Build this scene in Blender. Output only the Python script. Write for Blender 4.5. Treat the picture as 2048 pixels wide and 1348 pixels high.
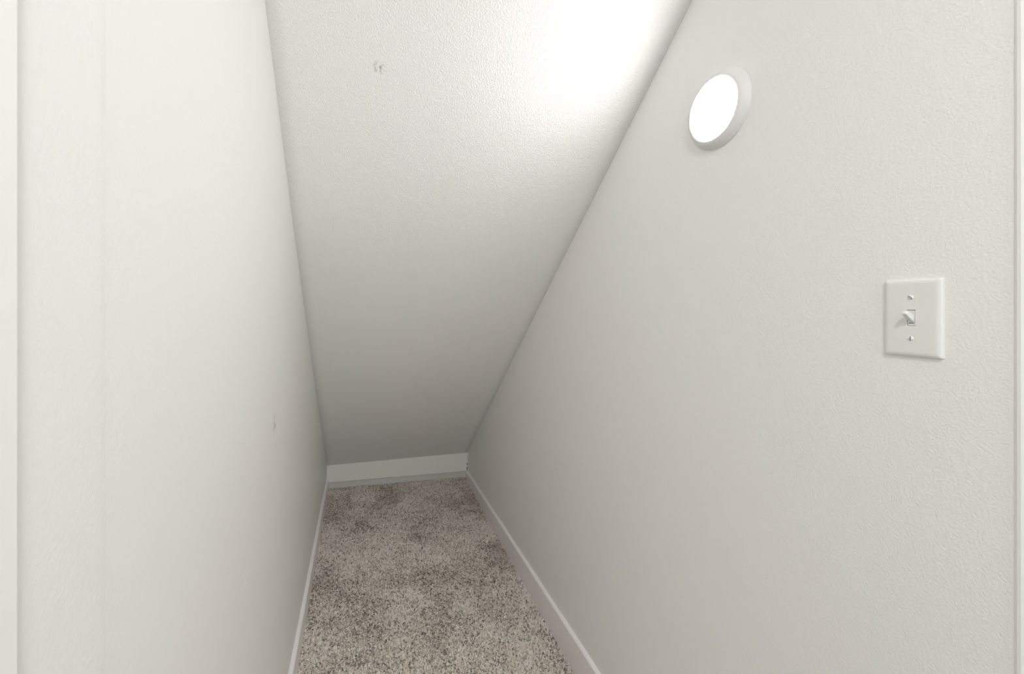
import bpy, bmesh, math
import numpy as np
from mathutils import Vector

for o in list(bpy.data.objects):
    bpy.data.objects.remove(o, do_unlink=True)
SC = bpy.context.scene
COL = SC.collection
PI = math.pi

# ------------------------------------------------------------------ camera
CAM_H = 1.34
cd = bpy.data.cameras.new('camera')
cam = bpy.data.objects.new('camera', cd)
COL.objects.link(cam)
cam.location = (0, 0, CAM_H)
cam.rotation_euler = (PI / 2, 0, math.radians(-11.87))
cd.sensor_width = 36.0
cd.lens = 880 / 2048 * 36.0
cd.shift_x = (1024 - 905) / 2048
cd.shift_y = -(674 - 612) / 2048
cd.clip_start = 0.02
SC.camera = cam

# ------------------------------------------------------------------ world, exposure
wd = bpy.data.worlds.new('world')
SC.world = wd
wd.use_nodes = True
wd.node_tree.nodes['Background'].inputs[0].default_value = (0.985, 0.99, 1.0, 1)
wd.node_tree.nodes['Background'].inputs[1].default_value = 5.9
SC.view_settings.view_transform = 'Standard'
SC.view_settings.look = 'None'
SC.view_settings.gamma = 1.0
SC.view_settings.use_curve_mapping = False
SC.view_settings.exposure = 0.0
SC.cycles.max_bounces = 9
SC.cycles.diffuse_bounces = 7
SC.cycles.glossy_bounces = 3
SC.cycles.transmission_bounces = 6
SC.cycles.use_adaptive_sampling = True
SC.cycles.adaptive_threshold = 0.06
SC.cycles.caustics_reflective = False
SC.cycles.caustics_refractive = False
# daylight comes through an added, unseen hallway window behind the camera; a portal guides the sampling of the sky there
FILL_WIN = (-0.30, 1.60, 1.10, 2.30)      # x0, x1, z0, z1 of the added window opening
pd = bpy.data.lights.new('fill_portal', 'AREA')
pd.shape = 'RECTANGLE'
pd.size, pd.size_y = FILL_WIN[1] - FILL_WIN[0], FILL_WIN[3] - FILL_WIN[2]
pd.cycles.is_portal = True
po = bpy.data.objects.new('fill_portal', pd)
COL.objects.link(po)
po.location = ((FILL_WIN[0] + FILL_WIN[1]) / 2, -2.46, (FILL_WIN[2] + FILL_WIN[3]) / 2)
po.rotation_euler = (PI / 2, 0, 0)
CLOSET_LAMP = 70.0      # emission of the disc light's diffuser
HALL_FILL = 108.0       # emission of the added hall fill light's diffuser

# ------------------------------------------------------------------ the room's measures (metres)
XL, XR = -0.238, 0.80          # side walls of the closet
YD = 0.36                      # doorway
YBL, YBR = 3.33, 3.25          # knee wall at the left and at the right
BB_TOP, BB_T = 0.090, 0.0145
HALL_Y, HALL_XL, HALL_XR, CEIL = -2.4, -1.5, 2.1, 2.46


# ------------------------------------------------------------------ helpers
def link(name, me, mat=None, parent=None):
    o = bpy.data.objects.new(name, me)
    COL.objects.link(o)
    if mat:
        me.materials.append(mat)
    if parent:
        o.parent = parent
    return o


def tag(o, label, cat, group=None, kind=None):
    o['label'] = label
    if cat:
        o['category'] = cat
    if group:
        o['group'] = group
    if kind:
        o['kind'] = kind
    return o


def empty(name, loc=(0, 0, 0), rot=(0, 0, 0)):
    o = bpy.data.objects.new(name, None)
    o.empty_display_size = 0.05
    COL.objects.link(o)
    o.location = loc
    o.rotation_euler = rot
    return o


def mesh(name, verts, faces, smooth=False):
    me = bpy.data.meshes.new(name)
    me.from_pydata([tuple(v) for v in verts], [], faces)
    me.validate()
    bm = bmesh.new()
    bm.from_mesh(me)
    bmesh.ops.recalc_face_normals(bm, faces=bm.faces)
    bm.to_mesh(me)
    bm.free()
    if smooth:
        for p in me.polygons:
            p.use_smooth = True
    return me


def box(name, a, b, bevel=0.0, seg=2):
    bm = bmesh.new()
    bmesh.ops.create_cube(bm, size=1)
    for v in bm.verts:
        v.co = Vector([(a[i] + b[i]) / 2 + v.co[i] * (b[i] - a[i]) for i in range(3)])
    if bevel:
        bmesh.ops.bevel(bm, geom=bm.edges[:], offset=bevel, segments=seg, affect='EDGES', profile=0.5)
    me = bpy.data.meshes.new(name)
    bm.to_mesh(me)
    bm.free()
    return me


def prism(name, poly, axis, a, b):
    """extrude a 2D polygon between a and b along axis (0,1,2)"""
    n = len(poly)
    other = [i for i in range(3) if i != axis]
    vs = []
    for t in (a, b):
        for p in poly:
            v = [0, 0, 0]
            v[axis] = t
            v[other[0]], v[other[1]] = p
            vs.append(v)
    fs = [[i, (i + 1) % n, n + (i + 1) % n, n + i] for i in range(n)]
    fs += [list(range(n))[::-1], list(range(n, 2 * n))]
    return mesh(name, vs, fs)


def lathe(name, prof, n=72, smooth=True, cap_end=False):
    """profile of (radius, height) revolved about local z"""
    vs, fs = [], []
    for r, z in prof:
        for k in range(n):
            a = 2 * PI * k / n
            vs.append((r * math.cos(a), r * math.sin(a), z))
    m = len(prof)
    for i in range(m - 1):
        for k in range(n):
            k2 = (k + 1) % n
            fs.append([i * n + k, i * n + k2, (i + 1) * n + k2, (i + 1) * n + k])
    if cap_end:
        fs.append([(m - 1) * n + k for k in range(n)])
    return mesh(name, vs, fs, smooth)


# ------------------------------------------------------------------ materials
def new_mat(name):
    m = bpy.data.materials.new(name)
    m.use_nodes = True
    nt = m.node_tree
    return m, nt, nt.nodes['Principled BSDF']


def paint(name, col, rough=0.55, bump=0.25, scale=260.0, dist=0.0012, spots=()):
    """rolled / orange-peel wall paint; spots: scuffs as (centre, radii, colour, strength)"""
    m, nt, b = new_mat(name)
    N, L = nt.nodes, nt.links
    tc = N.new('ShaderNodeTexCoord')
    n1 = N.new('ShaderNodeTexNoise')
    n1.inputs['Scale'].default_value = scale
    n1.inputs['Detail'].default_value = 3
    n1.inputs['Roughness'].default_value = 0.55
    L.new(tc.outputs['Object'], n1.inputs['Vector'])
    rp = N.new('ShaderNodeValToRGB')
    rp.color_ramp.elements[0].position = 0.38
    rp.color_ramp.elements[1].position = 0.66
    L.new(n1.outputs['Fac'], rp.inputs['Fac'])
    bp = N.new('ShaderNodeBump')
    bp.inputs['Strength'].default_value = bump
    bp.inputs['Distance'].default_value = dist
    L.new(rp.outputs['Color'], bp.inputs['Height'])
    L.new(bp.outputs['Normal'], b.inputs['Normal'])
    n2 = N.new('ShaderNodeTexNoise')
    n2.inputs['Scale'].default_value = 2.2
    n2.inputs['Detail'].default_value = 4
    L.new(tc.outputs['Object'], n2.inputs['Vector'])
    mx = N.new('ShaderNodeMix')
    mx.data_type = 'RGBA'
    mx.inputs[6].default_value = (col[0] * 0.985, col[1] * 0.982, col[2] * 0.975, 1)
    mx.inputs[7].default_value = (*col, 1)
    L.new(n2.outputs['Fac'], mx.inputs[0])
    out = mx.outputs[2]
    for (c, rad, sc, st) in spots:
        mp = N.new('ShaderNodeMapping')
        mp.inputs['Location'].default_value = [-c[i] / rad[i] for i in range(3)]
        mp.inputs['Scale'].default_value = [1 / rad[i] for i in range(3)]
        L.new(tc.outputs['Object'], mp.inputs['Vector'])
        gr = N.new('ShaderNodeTexGradient')
        gr.gradient_type = 'SPHERICAL'
        L.new(mp.outputs['Vector'], gr.inputs['Vector'])
        nn = N.new('ShaderNodeTexNoise')
        nn.inputs['Scale'].default_value = 85
        nn.inputs['Detail'].default_value = 2
        L.new(tc.outputs['Object'], nn.inputs['Vector'])
        r2 = N.new('ShaderNodeValToRGB')
        r2.color_ramp.elements[0].position = 0.48
        r2.color_ramp.elements[1].position = 0.66
        L.new(nn.outputs['Fac'], r2.inputs['Fac'])
        mu = N.new('ShaderNodeMath')
        mu.operation = 'MULTIPLY'
        L.new(gr.outputs['Fac'], mu.inputs[0])
        L.new(r2.outputs['Color'], mu.inputs[1])
        m3 = N.new('ShaderNodeMath')
        m3.operation = 'MULTIPLY'
        m3.use_clamp = True
        m3.inputs[1].default_value = st
        L.new(mu.outputs[0], m3.inputs[0])
        mm = N.new('ShaderNodeMix')
        mm.data_type = 'RGBA'
        mm.inputs[7].default_value = (*sc, 1)
        L.new(m3.outputs[0], mm.inputs[0])
        L.new(out, mm.inputs[6])
        out = mm.outputs[2]
    L.new(out, b.inputs['Base Color'])
    b.inputs['Roughness'].default_value = rough
    b.inputs['Specular IOR Level'].default_value = 0.35
    return m


def plain(name, col, rough=0.4, spec=0.5):
    m, nt, b = new_mat(name)
    n = nt.nodes.new('ShaderNodeTexNoise')
    n.inputs['Scale'].default_value = 35
    mx = nt.nodes.new('ShaderNodeMix')
    mx.data_type = 'RGBA'
    mx.inputs[6].default_value = (col[0] * .97, col[1] * .97, col[2] * .96, 1)
    mx.inputs[7].default_value = (*col, 1)
    nt.links.new(n.outputs['Fac'], mx.inputs[0])
    nt.links.new(mx.outputs[2], b.inputs['Base Color'])
    b.inputs['Roughness'].default_value = rough
    b.inputs['Specular IOR Level'].default_value = spec
    return m


def glow(name, col, strength):
    m, nt, b = new_mat(name)
    b.inputs['Base Color'].default_value = (0.9, 0.9, 0.9, 1)
    b.inputs['Emission Color'].default_value = (*col, 1)
    b.inputs['Emission Strength'].default_value = strength
    return m


WALL = (0.862, 0.856, 0.842)
M_SLOPE = paint('paint_slope', WALL, 0.6, 0.55, 250, 0.0020,
                spots=[((0.050, 1.242, 2.004), (0.026, 0.020, 0.020), (0.45, 0.43, 0.41), 1.3),
                       ((0.259, 2.813, 0.603), (0.010, 0.010, 0.007), (0.95, 0.94, 0.92), 6.0)])
M_LEFT = paint('paint_left', WALL, 0.5, 0.13, 200, 0.0010,
               spots=[((XL, 1.330, 1.00), (0.05, 0.028, 0.040), (0.40, 0.385, 0.37), 1.3),
                      ((XL, 1.00, 0.76), (0.05, 0.05, 0.03), (0.92, 0.915, 0.90), 1.2)])
M_RIGHT = paint('paint_right', WALL, 0.6, 0.25, 260, 0.0014)
M_HALL = paint('paint_hall', WALL, 0.6, 0.2, 150)
M_TRIM = paint('paint_trim', (0.90, 0.892, 0.878), 0.35, 0.10, 60, 0.0008)
M_BOARD = paint('paint_board', (0.84, 0.825, 0.80), 0.45, 0.15, 45, 0.0015)
M_PLASTIC = plain('white_plastic', (0.80, 0.80, 0.785), 0.35)
M_RING = plain('white_metal', (0.76, 0.76, 0.75), 0.5)
M_VINYL = plain('hall_vinyl', (0.115, 0.125, 0.105), 0.45)
M_STRIP = paint('paint_strip', (0.66, 0.655, 0.64), 0.5, 0.15, 45, 0.0012)
M_SHADE = plain('switch_shade_grey', (0.42, 0.42, 0.41), 0.5)
M_SLOT = plain('slot_dark', (0.10, 0.10, 0.10), 0.6)
M_LENS = glow('lit_diffuser', (1.0, 0.993, 0.975), CLOSET_LAMP)
M_HFILL = glow('hall_fill_diffuser', (1.0, 0.993, 0.98), HALL_FILL)


def carpet_backing():
    m, nt, b = new_mat('carpet_backing')
    n = nt.nodes.new('ShaderNodeTexNoise')
    n.inputs['Scale'].default_value = 260
    n.inputs['Detail'].default_value = 3
    r = nt.nodes.new('ShaderNodeValToRGB')
    r.color_ramp.elements[0].color = (0.50, 0.45, 0.40, 1)
    r.color_ramp.elements[1].color = (0.80, 0.74, 0.68, 1)
    r.color_ramp.elements[0].position = 0.35
    r.color_ramp.elements[1].position = 0.65
    nt.links.new(n.outputs['Fac'], r.inputs['Fac'])
    nt.links.new(r.outputs['Color'], b.inputs['Base Color'])
    b.inputs['Roughness'].default_value = 0.95
    b.inputs['Specular IOR Level'].default_value = 0.1
    return m


def yarn():
    m, nt, b = new_mat('carpet_yarn')
    a = nt.nodes.new('ShaderNodeAttribute')
    a.attribute_name = 'yarn'
    r = nt.nodes.new('ShaderNodeValToRGB')
    e = r.color_ramp.elements
    e[0].position, e[0].color = 0.0, (0.25, 0.205, 0.17, 1)
    e[1].position, e[1].color = 1.0, (1.0, 0.97, 0.93, 1)
    k = r.color_ramp.elements.new(0.45)
    k.color = (0.95, 0.89, 0.82, 1)
    nt.links.new(a.outputs['Fac'], r.inputs['Fac'])
    nt.nodes.remove(b)
    df, tr, mx = (nt.nodes.new(t) for t in ('ShaderNodeBsdfDiffuse', 'ShaderNodeBsdfTranslucent', 'ShaderNodeMixShader'))
    mx.inputs[0].default_value = 0.30
    nt.links.new(r.outputs['Color'], df.inputs['Color'])
    nt.links.new(r.outputs['Color'], tr.inputs['Color'])
    nt.links.new(df.outputs[0], mx.inputs[1])
    nt.links.new(tr.outputs[0], mx.inputs[2])
    nt.links.new(mx.outputs[0], nt.nodes['Material Output'].inputs['Surface'])
    return m


M_BACK = carpet_backing()
M_YARN = yarn()

# ------------------------------------------------------------------ floor height (the carpet rides up a little)
RY = np.array([-3.0, 0.4, 1.2, 1.53, 1.74, 2.08, 2.42, 2.68, 2.95, 3.25, 3.5])
RZ = np.array([0.0, 0.0, -.035, -.044, -.036, -.028, -.013, -.003, 0.008, 0.036, 0.05])


def floor_z(x, y):
    t = np.clip((np.asarray(x) - XL) / (XR - XL), 0, 1)
    return t * np.interp(y, RY, RZ)


def grid(name, xs, ys, zf):
    X, Y = np.meshgrid(xs, ys)
    Z = zf(X, Y)
    vs = np.stack([X, Y, Z], -1).reshape(-1, 3)
    w = len(xs)
    fs = [[j * w + i, j * w + i + 1, (j + 1) * w + i + 1, (j + 1) * w + i]
          for j in range(len(ys) - 1) for i in range(w - 1)]
    return vs, fs


xs = np.concatenate([[HALL_XL - .1], np.linspace(XL - .05, XR + .05, 24), [HALL_XR + .1]])
ys = np.concatenate([[HALL_Y - .1], np.linspace(0, 3.5, 60)])
vs, fs = grid('floor', xs, ys, floor_z)
nv = len(vs)
vs2 = np.concatenate([vs, [[HALL_XL - .1, HALL_Y - .1, -.2], [HALL_XR + .1, HALL_Y - .1, -.2],
                           [HALL_XR + .1, 3.5, -.2], [HALL_XL - .1, 3.5, -.2]]])
fl = link('floor', mesh('floor', vs2, fs + [[nv, nv + 3, nv + 2, nv + 1]]), M_BACK)
tag(fl, 'taupe carpeted floor of the closet under the stairs', 'floor', kind='structure')

hf = link('floor', box('floor_hall', (HALL_XL - .1, HALL_Y - .1, -.04), (HALL_XR + .1, .29, .004), .001, 1), M_VINYL)  # unseen hall floor, given a dark colour to cut bounce onto the closet walls
tag(hf, 'dark grey-green vinyl floor of the hallway outside the closet, dark to cut bounce light', 'floor', kind='structure')

# ------------------------------------------------------------------ side walls
def wall_profile_left():
    """plan outline of the left wall: plain drywall with the soft swell of the corner bead by the door"""
    pts = [(XL - .12, 3.5), (XL, 3.5), (XL, 0.492), (XL + .00015, 0.480), (XL + .00070, 0.471), (XL + .00080, 0.462),
           (XL + .00080, YD - .07), (XL - .12, YD - .07)]
    me = prism('wall_left', pts, 2, -.15, CEIL + .1)
    return me


wl = link('wall_left', wall_profile_left(), M_LEFT)
tag(wl, 'smooth off-white drywall on the left side of the closet', 'wall', kind='structure')
wr = link('wall_right', box('wall_right', (XR, YD - .07, -.15), (XR + .12, 3.5, CEIL + .1)), M_RIGHT)
tag(wr, 'off-white orange-peel drywall on the right carrying lamp and switch', 'wall', kind='structure')

# ------------------------------------------------------------------ sloped ceiling under the stairs
LP = np.array([[0.62, 2.70], [1.204, 2.126], [1.276, 2.048], [1.538, 1.782], [1.676, 1.640], [2.104, 1.253], [2.401, .977],
               [2.685, .727], [3.267, .232], [YBL, .176], [3.45, .074]])
RP = np.array([[0.16, 2.70], [0.934, 2.09], [1.027, 2.016], [1.329, 1.775], [1.495, 1.642], [1.994, 1.249], [2.362, .952],
               [2.715, .668], [YBR, .226], [3.45, .06]])


def smooth_profile(P, n=60):
    t = np.linspace(P[0, 0], P[-1, 0], n)
    z = np.interp(t, P[:, 0], P[:, 1])
    for _ in range(6):
        z[1:-1] = (z[:-2] + 2 * z[1:-1] + z[2:]) / 4
    return np.stack([t, z], 1)


A, B = smooth_profile(LP), smooth_profile(RP)
# pair the two edges by height so that the stair treads above run level across
zz = np.linspace(2.66, 0.10, 56)
ya = np.interp(zz, A[::-1, 1], A[::-1, 0])
yb = np.interp(zz, B[::-1, 1], B[::-1, 0])
vs, fs = [], []
NU = 16
for j, z in enumerate(zz):
    for i in range(NU + 1):
        u = i / NU
        x = XL - .02 + (XR - XL + .04) * u
        vs.append((x, ya[j] * (1 - u) + yb[j] * u, z))
W = NU + 1
for j in range(len(zz) - 1):
    for i in range(NU):
        fs.append([j * W + i, (j + 1) * W + i, (j + 1) * W + i + 1, j * W + i + 1])
n0 = len(vs)
vs += [(v[0], v[1] + .07, v[2] + .08) for v in vs]
fs += [[n0 + a for a in f[::-1]] for f in fs]
M = len(zz)
for j in range(M - 1):
    for i in (0, NU):
        fs.append([j * W + i, (j + 1) * W + i, n0 + (j + 1) * W + i, n0 + j * W + i])
for i in range(NU):
    for j in (0, M - 1):
        fs.append([j * W + i, j * W + i + 1, n0 + j * W + i + 1, n0 + j * W + i])
ce = link('ceiling', mesh('ceiling', vs, fs, True), M_SLOPE)
tag(ce, 'steep textured off-white ceiling sloping down under the stairs', 'ceiling', kind='structure')
for p in ce.data.polygons:
    p.use_smooth = p.index < (M - 1) * NU * 2

cf = link('ceiling', box('ceiling_flat', (HALL_XL - .1, HALL_Y - .1, CEIL), (HALL_XR + .1, 1.05, CEIL + .1)), M_HALL)
tag(cf, 'flat ceiling above the hallway outside the closet door', 'ceiling', kind='structure')

# ------------------------------------------------------------------ knee wall at the end
wb = link('wall_back', prism('wall_back', [(XL - .02, YBL + .034), (XR + .02, YBR + .034), (XR + .02, 3.5), (XL - .02, 3.5)], 2, -.15, .27), M_BOARD)
tag(wb, 'low end wall where the sloped ceiling meets the carpet', 'wall', kind='structure')
# painted board above, slightly proud; its right end stops just short of the wall and leaves a ragged gap
vs, fs = [], []
NB = 28
for i in range(NB + 1):
    u = i / NB
    x = XL + .001 + (XR - .0085 - XL) * u
    yb_ = YBL + (YBR - YBL) * u
    zb = 0.050 + (0.086 - 0.050) * u + 0.0012 * math.sin(i * 1.7) + 0.0008 * math.sin(i * 3.9)
    for (y, z) in ((yb_ + .012, zb), (yb_ + .0015, zb), (yb_, zb + .002), (yb_ + .004, .28), (yb_ + .016, .28)):
        vs.append((x, y, z))
for i in range(NB):
    for k in range(5):
        k2 = (k + 1) % 5
        fs.append([i * 5 + k, i * 5 + k2, (i + 1) * 5 + k2, (i + 1) * 5 + k])
fs += [[0, 1, 2, 3, 4], [NB * 5 + k for k in range(5)][::-1]]
bd = link('board', mesh('board', vs, fs), M_BOARD, wb)
bd['label'] = 'pale painted board filling the low end wall'

# caulk closing the upper part of the gap at the right end
vs = []
for z, w in ((.146, .0050), (.158, .0085), (.19, .0088), (.24, .0088)):
    vs += [(XR - w, YBR - .0005, z), (XR + .001, YBR - .004, z), (XR + .001, YBR + .010, z), (XR - w, YBR + .010, z)]
fs = [[0, 1, 2, 3], [12, 13, 14, 15]] + [[i * 4 + k, i * 4 + (k + 1) % 4, i * 4 + 4 + (k + 1) % 4, i * 4 + 4 + k] for i in range(3) for k in range(4)]
link('caulk', mesh('caulk', vs, fs), M_BOARD, wb)
vs = [(v[0], v[1], {.146: .117, .158: .121, .19: .127, .24: .131}[v[2]]) for v in vs]
link('caulk', mesh('caulk', vs, fs), M_BOARD, wb)

# ------------------------------------------------------------------ baseboards
def board_profile(xw, sgn):
    """cross-section (x,z) of a plain eased-edge baseboard against the wall at xw"""
    t = BB_T * sgn
    return [(xw, -.12), (xw + t, -.12), (xw + t, BB_TOP - .004), (xw + t * .93, BB_TOP - .0015), (xw + t * .78, BB_TOP),
            (xw + t * .22, BB_TOP + .0002), (xw, BB_TOP + .003)]


def baseboard(name, xw, sgn, y0, y1, seed):
    prof = board_profile(xw, sgn)
    n = len(prof)
    rng = np.random.default_rng(seed)
    st = np.linspace(y0, y1, 60)
    wob = np.convolve(rng.normal(0, 1, 70), np.ones(5) / 5, 'same')[:60]
    vs, fs = [], []
    for j, y in enumerate(st):
        for k, (x, z) in enumerate(prof):
            dz = wob[j] * (0.0022 if k == n - 1 else 0.0004 if k > 1 else 0)
            vs.append((x, y, z + dz))
    for j in range(len(st) - 1):
        for k in range(n):
            k2 = (k + 1) % n
            fs.append([j * n + k, j * n + k2, (j + 1) * n + k2, (j + 1) * n + k])
    fs += [list(range(n)), [(len(st) - 1) * n + k for k in range(n)][::-1]]
    return link(name, mesh(name, vs, fs), M_TRIM)


bl = baseboard('baseboard_left', XL, 1, YD + .11, 3.345, 3)
tag(bl, 'white painted baseboard along the left closet wall', 'baseboard', kind='structure')
br = baseboard('baseboard_right', XR, -1, YD + .034, 3.26, 5)
tag(br, 'white painted baseboard along the right wall below the switch', 'baseboard', kind='structure')
nh = link('nail_head', lathe('nail_head', [(.0022, 0), (.0022, .0006), (.0015, .0011)], 12, True, True), M_SLOT, bl)
nh.location = (XL + .0085, 2.14, BB_TOP)
nh.scale = (.7, .7, .4)
vs, fs = [], []
for (x, yw) in ((XL + BB_T, YBL), (XR - BB_T, YBR)):
    for (dy, z) in ((.036, -.12), (.010, -.12), (.010, .0), (.036, .0)):
        vs.append((x, yw + dy, z + (0.051 if x < 0 else .088) if z == 0 else z))
fs = [[0, 1, 5, 4], [1, 2, 6, 5], [2, 3, 7, 6], [3, 0, 4, 7], [0, 1, 2, 3], [4, 5, 6, 7]]
b3 = link('baseboard_back', mesh('baseboard_back', vs, fs), M_STRIP)
tag(b3, 'short greyish baseboard strip below the board at the closet end', 'baseboard', kind='structure')

# ------------------------------------------------------------------ door jambs
t1 = link('trim_1', box('trim_1', (XL - .02, YD - .14, -.15), (XL + .0075, YD, 2.36), .003, 3), M_TRIM)
tag(t1, 'white door jamb at the far left edge of the view', 'trim', kind='structure')
pts = [(XR + .02, .2), (XR - .0012, .2), (XR - .0012, .377), (XR - .0010, .380), (XR - .0030, .3825), (XR - .0042, .386),
       (XR - .0036, .3895), (XR - .0016, .3920), (XR, .393), (XR + .02, .393)]
t2 = link('trim_2', prism('trim_2', pts, 2, -.15, 2.36), M_TRIM)
tag(t2, 'white door jamb with a thin bead at the far right edge', 'trim', kind='structure')
t3 = link('trim_3', box('trim_3', (XL - .02, .22, 2.34), (XR + .02, .36, 2.38), .003, 2), M_TRIM)
tag(t3, 'white head jamb across the top of the closet doorway', 'trim', kind='structure')

# ------------------------------------------------------------------ hallway outside the door (behind the camera)
def wall_boxes(name, boxes):
    bm = bmesh.new()
    for a, b in boxes:
        r = bmesh.ops.create_cube(bm, size=1)
        for v in r['verts']:
            v.co = Vector([(a[i] + b[i]) / 2 + v.co[i] * (b[i] - a[i]) for i in range(3)])
    me = bpy.data.meshes.new(name)
    bm.to_mesh(me)
    bm.free()
    return me


for nm, me, lb in (
        ('wall_front', wall_boxes('wall_front', (((HALL_XL, .235, -.1), (XL - .01, .345, CEIL)), ((XR + .01, .235, -.1), (HALL_XR, .345, CEIL)),
                                                ((XL - .01, .235, 2.37), (XR + .01, .345, CEIL)))), 'hallway wall that holds the closet doorway'),
        ('wall_hall_left', box('w', (HALL_XL - .1, HALL_Y - .1, -.15), (HALL_XL, .345, CEIL + .05)), 'hallway wall left of the doorway behind the viewer'),
        ('wall_hall_right', box('w', (HALL_XR, HALL_Y - .1, -.15), (HALL_XR + .1, .345, CEIL + .05)), 'hallway wall right of the doorway behind the viewer'),
        ('wall_hall_back', wall_boxes('w', (((HALL_XL - .1, HALL_Y - .1, -.15), (FILL_WIN[0], HALL_Y, CEIL + .05)), ((FILL_WIN[1], HALL_Y - .1, -.15), (HALL_XR + .1, HALL_Y, CEIL + .05)),
                                            ((FILL_WIN[0], HALL_Y - .1, -.15), (FILL_WIN[1], HALL_Y, FILL_WIN[2])), ((FILL_WIN[0], HALL_Y - .1, FILL_WIN[3]), (FILL_WIN[1], HALL_Y, CEIL + .05)))), 'hallway wall opposite the closet doorway')):
    tag(link(nm, me, M_HALL), lb, 'wall', kind='structure')

wn = empty('fill_window_1', ((FILL_WIN[0] + FILL_WIN[1]) / 2, HALL_Y - .05, FILL_WIN[2]))  # added window out of view, made to let fill light into the closet
tag(wn, 'white framed window added opposite the closet door for fill light', 'window', kind='structure')
ww, wh = (FILL_WIN[1] - FILL_WIN[0]) / 2, FILL_WIN[3] - FILL_WIN[2]
for nm, a, b in (('fill_window_frame', (-ww, -.03, 0), (-ww + .05, .03, wh)), ('fill_window_frame', (ww - .05, -.03, 0), (ww, .03, wh)),
                 ('fill_window_frame', (-ww + .05, -.03, 0), (ww - .05, .03, .05)), ('fill_window_frame', (-ww + .05, -.03, wh - .05), (ww - .05, .03, wh)),
                 ('mullion', (-.025, -.025, .05), (.025, .025, wh - .05)), ('fill_window_sill', (-ww - .04, .045, -.03), (ww + .04, .11, 0))):
    link(nm, box(nm, a, b, .003, 1), M_TRIM, wn)

# ------------------------------------------------------------------ disc lights
def disc_light(name, r, depth, lens_mat, loc, rot):
    e = empty(name, loc, rot)
    s = r / .088
    link('trim_ring', lathe('trim_ring', [(r, 0), (r, .0016), (r - .0006, .0026), (.0800 * s, depth * .72),
                                          (.0755 * s, depth * .93), (.0715 * s, depth), (.0690 * s, depth),
                                          (.0685 * s, depth - .0015), (.0685 * s, .004)]), M_RING, e)
    d = depth
    prof = [(.0684 * s, d - .003), (.0680 * s, d - .0012), (.064 * s, d + .0002), (.052 * s, d + .0012), (.034 * s, d + .0019),
            (.014 * s, d + .0022), (.003 * s, d + .0022)]
    le = link('diffuser', lathe('diffuser', prof, 72, True, True), lens_mat, e)
    le['label'] = 'glowing white round diffuser'
    return e


wlamp = disc_light('wall_light', .088, .0175, M_LENS, (XR, .857, CAM_H + .447), (0, -PI / 2, 0))
tag(wlamp, 'round white disc light glowing on the right wall', 'light')
hl = disc_light('hall_fill_light', .16, .022, M_HFILL, (0.08, -0.50, CEIL), (PI, 0, 0))  # added lamp out of view, placed to fill the closet with light
tag(hl, 'large round disc light added on the unseen hallway ceiling for fill', 'light')

# ------------------------------------------------------------------ light switch on the right wall
# local frame: x = along the wall to the photo's right, y = up, z = out of the wall
sw = empty('light_switch', (XR, .4955, CAM_H - .0175), (PI / 2, 0, -PI / 2))
tag(sw, 'white single toggle light switch on the right wall, flipped up', 'switch')


def rrect(w, h, r, z, n=5):
    out = []
    for cx, cy, a0 in ((w - r, h - r, 0), (-w + r, h - r, 90), (-w + r, -h + r, 180), (w - r, -h + r, 270)):
        for k in range(n):
            a = math.radians(a0 + 90 * k / (n - 1))
            out.append((cx + r * math.cos(a), cy + r * math.sin(a), z))
    return out


def plate_mesh():
    hw, hh = .0348, .0572
    loops = [rrect(hw, hh, .0025, 0.0), rrect(hw, hh, .0025, .0022), rrect(hw - .0008, hh - .0008, .0024, .0036),
             rrect(hw - .0022, hh - .0022, .0022, .0047), rrect(hw - .0046, hh - .0046, .0020, .0055),
             rrect(hw - .0075, hh - .0075, .0018, .0058)]
    hole_w, hole_h = .0051, .0119
    loops.append(rrect(hole_w + .0004, hole_h + .0004, .0003, .0058))
    loops.append(rrect(hole_w, hole_h, .0003, .0054))
    loops.append(rrect(hole_w, hole_h, .0003, .001))
    vs = [v for l in loops for v in l]
    n = len(loops[0])
    fs = []
    for i in range(len(loops) - 1):
        for k in range(n):
            k2 = (k + 1) % n
            fs.append([i * n + k, i * n + k2, (i + 1) * n + k2, (i + 1) * n + k])
    me = mesh('plate', vs, fs, True)
    return me


pl = link('plate', plate_mesh(), M_PLASTIC, sw)
m = pl.modifiers.new('wn', 'WEIGHTED_NORMAL')
m.keep_sharp = False
bodym = link('switch_body', box('switch_body', (-.0046, -.0114, .0005), (.0046, .0114, .0046), .0004, 2), M_PLASTIC, sw)
link('pocket_shade', box('pocket_shade', (-.0034, -.0092, .0040), (.0034, -.0060, .0047), .0002, 1), M_SHADE, bodym).scale = (1, 1, 1)  # grey slab on the body, its colour stands for shade under the lever
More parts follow.
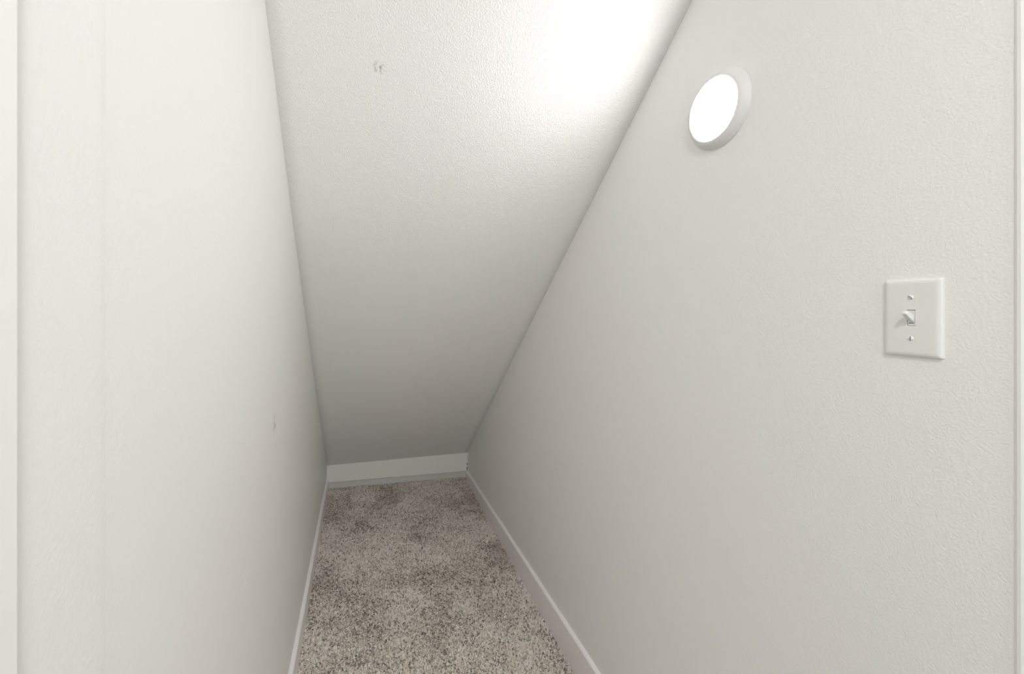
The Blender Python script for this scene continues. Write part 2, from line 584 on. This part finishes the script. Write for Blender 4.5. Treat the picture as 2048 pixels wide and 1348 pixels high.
# lever: tapered, leaning up and out
lv = []
for (y, z, w, h) in ((-.0010, .0030, .0037, .0052), (.0012, .0078, .0034, .0041), (.0046, .0128, .0031, .0035), (.0078, .0168, .0029, .0031), (.0086, .0178, .0024, .0024)):
    ang = math.radians(38)
    uy, uz = math.cos(ang), -math.sin(ang)
    for sx, sy in ((-1, -1), (1, -1), (1, 1), (-1, 1)):
        lv.append((sx * w, y + sy * h * uy, z + sy * h * uz))
fs = [[0, 1, 2, 3], [16, 17, 18, 19]]
for i in range(4):
    for k in range(4):
        k2 = (k + 1) % 4
        fs.append([i * 4 + k, i * 4 + k2, (i + 1) * 4 + k2, (i + 1) * 4 + k])
tg = link('toggle', mesh('toggle', lv, fs), M_PLASTIC, sw)
bv = tg.modifiers.new('bevel', 'BEVEL')
bv.width = .0006
bv.segments = 2
for yy, rz in ((.0302, -40), (-.0302, 88)):
    s = link('screw', lathe('screw', [(.0034, .0050), (.0034, .0060), (.0028, .0068), (.0012, .0071)], 24, True, True), M_PLASTIC, sw)
    s.location = (0, yy, 0)
    s.rotation_euler = (0, 0, math.radians(rz))
    link('slot', box('slot', (-.0030, -.00045, .0064), (.0030, .00045, .00725)), M_SLOT, s)


# ------------------------------------------------------------------ carpet pile
def vnoise(x, y, s, seed):
    """smooth value noise on numpy arrays"""
    rng = np.random.default_rng(seed)
    T = rng.random((64, 64))
    fx, fy = x * s + 500, y * s + 500
    ix, iy = np.floor(fx).astype(int), np.floor(fy).astype(int)
    u, v = fx - ix, fy - iy
    u, v = u * u * (3 - 2 * u), v * v * (3 - 2 * v)
    g = lambda a, b: T[a % 64, b % 64]
    return (g(ix, iy) * (1 - u) + g(ix + 1, iy) * u) * (1 - v) + (g(ix, iy + 1) * (1 - u) + g(ix + 1, iy + 1) * u) * v


def seg_dist(x, y, pts):
    d = np.full(x.shape, 9.0)
    for (ax, ay), (bx, by) in zip(pts[:-1], pts[1:]):
        dx, dy = bx - ax, by - ay
        t = np.clip(((x - ax) * dx + (y - ay) * dy) / (dx * dx + dy * dy), 0, 1)
        d = np.minimum(d, np.hypot(x - ax - t * dx, y - ay - t * dy))
    return d


def pile(x0, x1, y0, y1, step, seed):
    rng = np.random.default_rng(seed)
    gx, gy = np.meshgrid(np.arange(x0, x1, step), np.arange(y0, y1, step * .95))
    gx = gx + (np.arange(gx.shape[0]) % 2)[:, None] * step * .5
    x = gx.ravel() + rng.normal(0, step * .28, gx.size)
    y = gy.ravel() + rng.normal(0, step * .28, gx.size)
    ylim = YBL + (YBR - YBL) * (x - XL) / (XR - XL)
    k = (x > XL + BB_T + .001) & (x < XR - BB_T - .001) & (y < ylim + .002)
    x, y = x[k], y[k]
    n = len(x)
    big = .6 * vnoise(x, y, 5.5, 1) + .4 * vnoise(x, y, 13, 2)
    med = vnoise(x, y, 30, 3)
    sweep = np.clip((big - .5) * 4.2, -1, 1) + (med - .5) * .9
    # footprints and vacuum creases press the pile down
    crease = np.exp(-(seg_dist(x, y, [(-.12, 2.52), (.06, 2.50), (.20, 2.56), (.33, 2.62)]) / .011) ** 2)
    crease += np.exp(-(seg_dist(x, y, [(-.165, 2.60), (-.150, 2.50), (-.165, 2.42), (-.20, 2.38)]) / .011) ** 2)
    crease = np.clip(crease, 0, 1)
    h = (.0092 + .0026 * rng.random(n) + .0010 * sweep) * (1 - .5 * crease)
    # lean: towards the viewer where swept bright, away where swept dark
    la = rng.random(n) * 2 * PI
    lm = .0050 + .0070 * rng.random(n)
    lx, ly = np.cos(la) * lm, np.sin(la) * lm + .0052 * sweep
    r = .0024 + .0009 * rng.random(n)
    tw = rng.random(n) * 2 * PI
    z0 = floor_z(x, y) - .0050
    V = np.zeros((n, 9, 3), np.float32)
    for lev, (t, rs) in enumerate(((0, .8), (.6, 1.1), (1.0, .62))):
        cx_ = x + lx * t * t
        cy_ = y + ly * t * t
        cz_ = z0 + h * t
        for q in range(3):
            a = tw + q * 2 * PI / 3 + t * 1.3
            V[:, lev * 3 + q, 0] = cx_ + np.cos(a) * r * rs
            V[:, lev * 3 + q, 1] = cy_ + np.sin(a) * r * rs
            V[:, lev * 3 + q, 2] = cz_ + (.0012 * np.cos(a + 1.0) if lev == 2 else 0)
    F = []
    for lev in (0, 1):
        for q in range(3):
            q2 = (q + 1) % 3
            a, b, c, d = lev * 3 + q, lev * 3 + q2, lev * 3 + 3 + q2, lev * 3 + 3 + q
            F += [(a, b, c), (a, c, d)]
    F.append((6, 7, 8))
    F = np.array(F, np.int64)
    idx = (F[None] + (np.arange(n) * 9)[:, None, None]).reshape(-1)
    me = bpy.data.meshes.new('carpet_pile')
    me.vertices.add(n * 9)
    me.vertices.foreach_set('co', V.reshape(-1))
    nt_ = len(idx) // 3
    me.loops.add(nt_ * 3)
    me.loops.foreach_set('vertex_index', idx.astype(np.int32))
    me.polygons.add(nt_)
    me.polygons.foreach_set('loop_start', (np.arange(nt_) * 3).astype(np.int32))
    me.polygons.foreach_set('loop_total', np.full(nt_, 3, np.int32))
    me.polygons.foreach_set('use_smooth', np.zeros(nt_, bool))
    at = me.attributes.new('yarn', 'FLOAT', 'POINT')
    c = np.clip(.56 + .34 * rng.normal(0, 1, n) + .10 * sweep, 0, 1)  # sweep also puts the light and dark shading of the lean into yarn colour
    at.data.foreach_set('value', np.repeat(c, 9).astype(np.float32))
    me.update()
    me.validate()
    return me


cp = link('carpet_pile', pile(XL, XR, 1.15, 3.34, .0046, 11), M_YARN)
tag(cp, 'taupe twisted-yarn carpet pile with brushed light and dark patches partly painted into the yarn', 'carpet', kind='stuff')
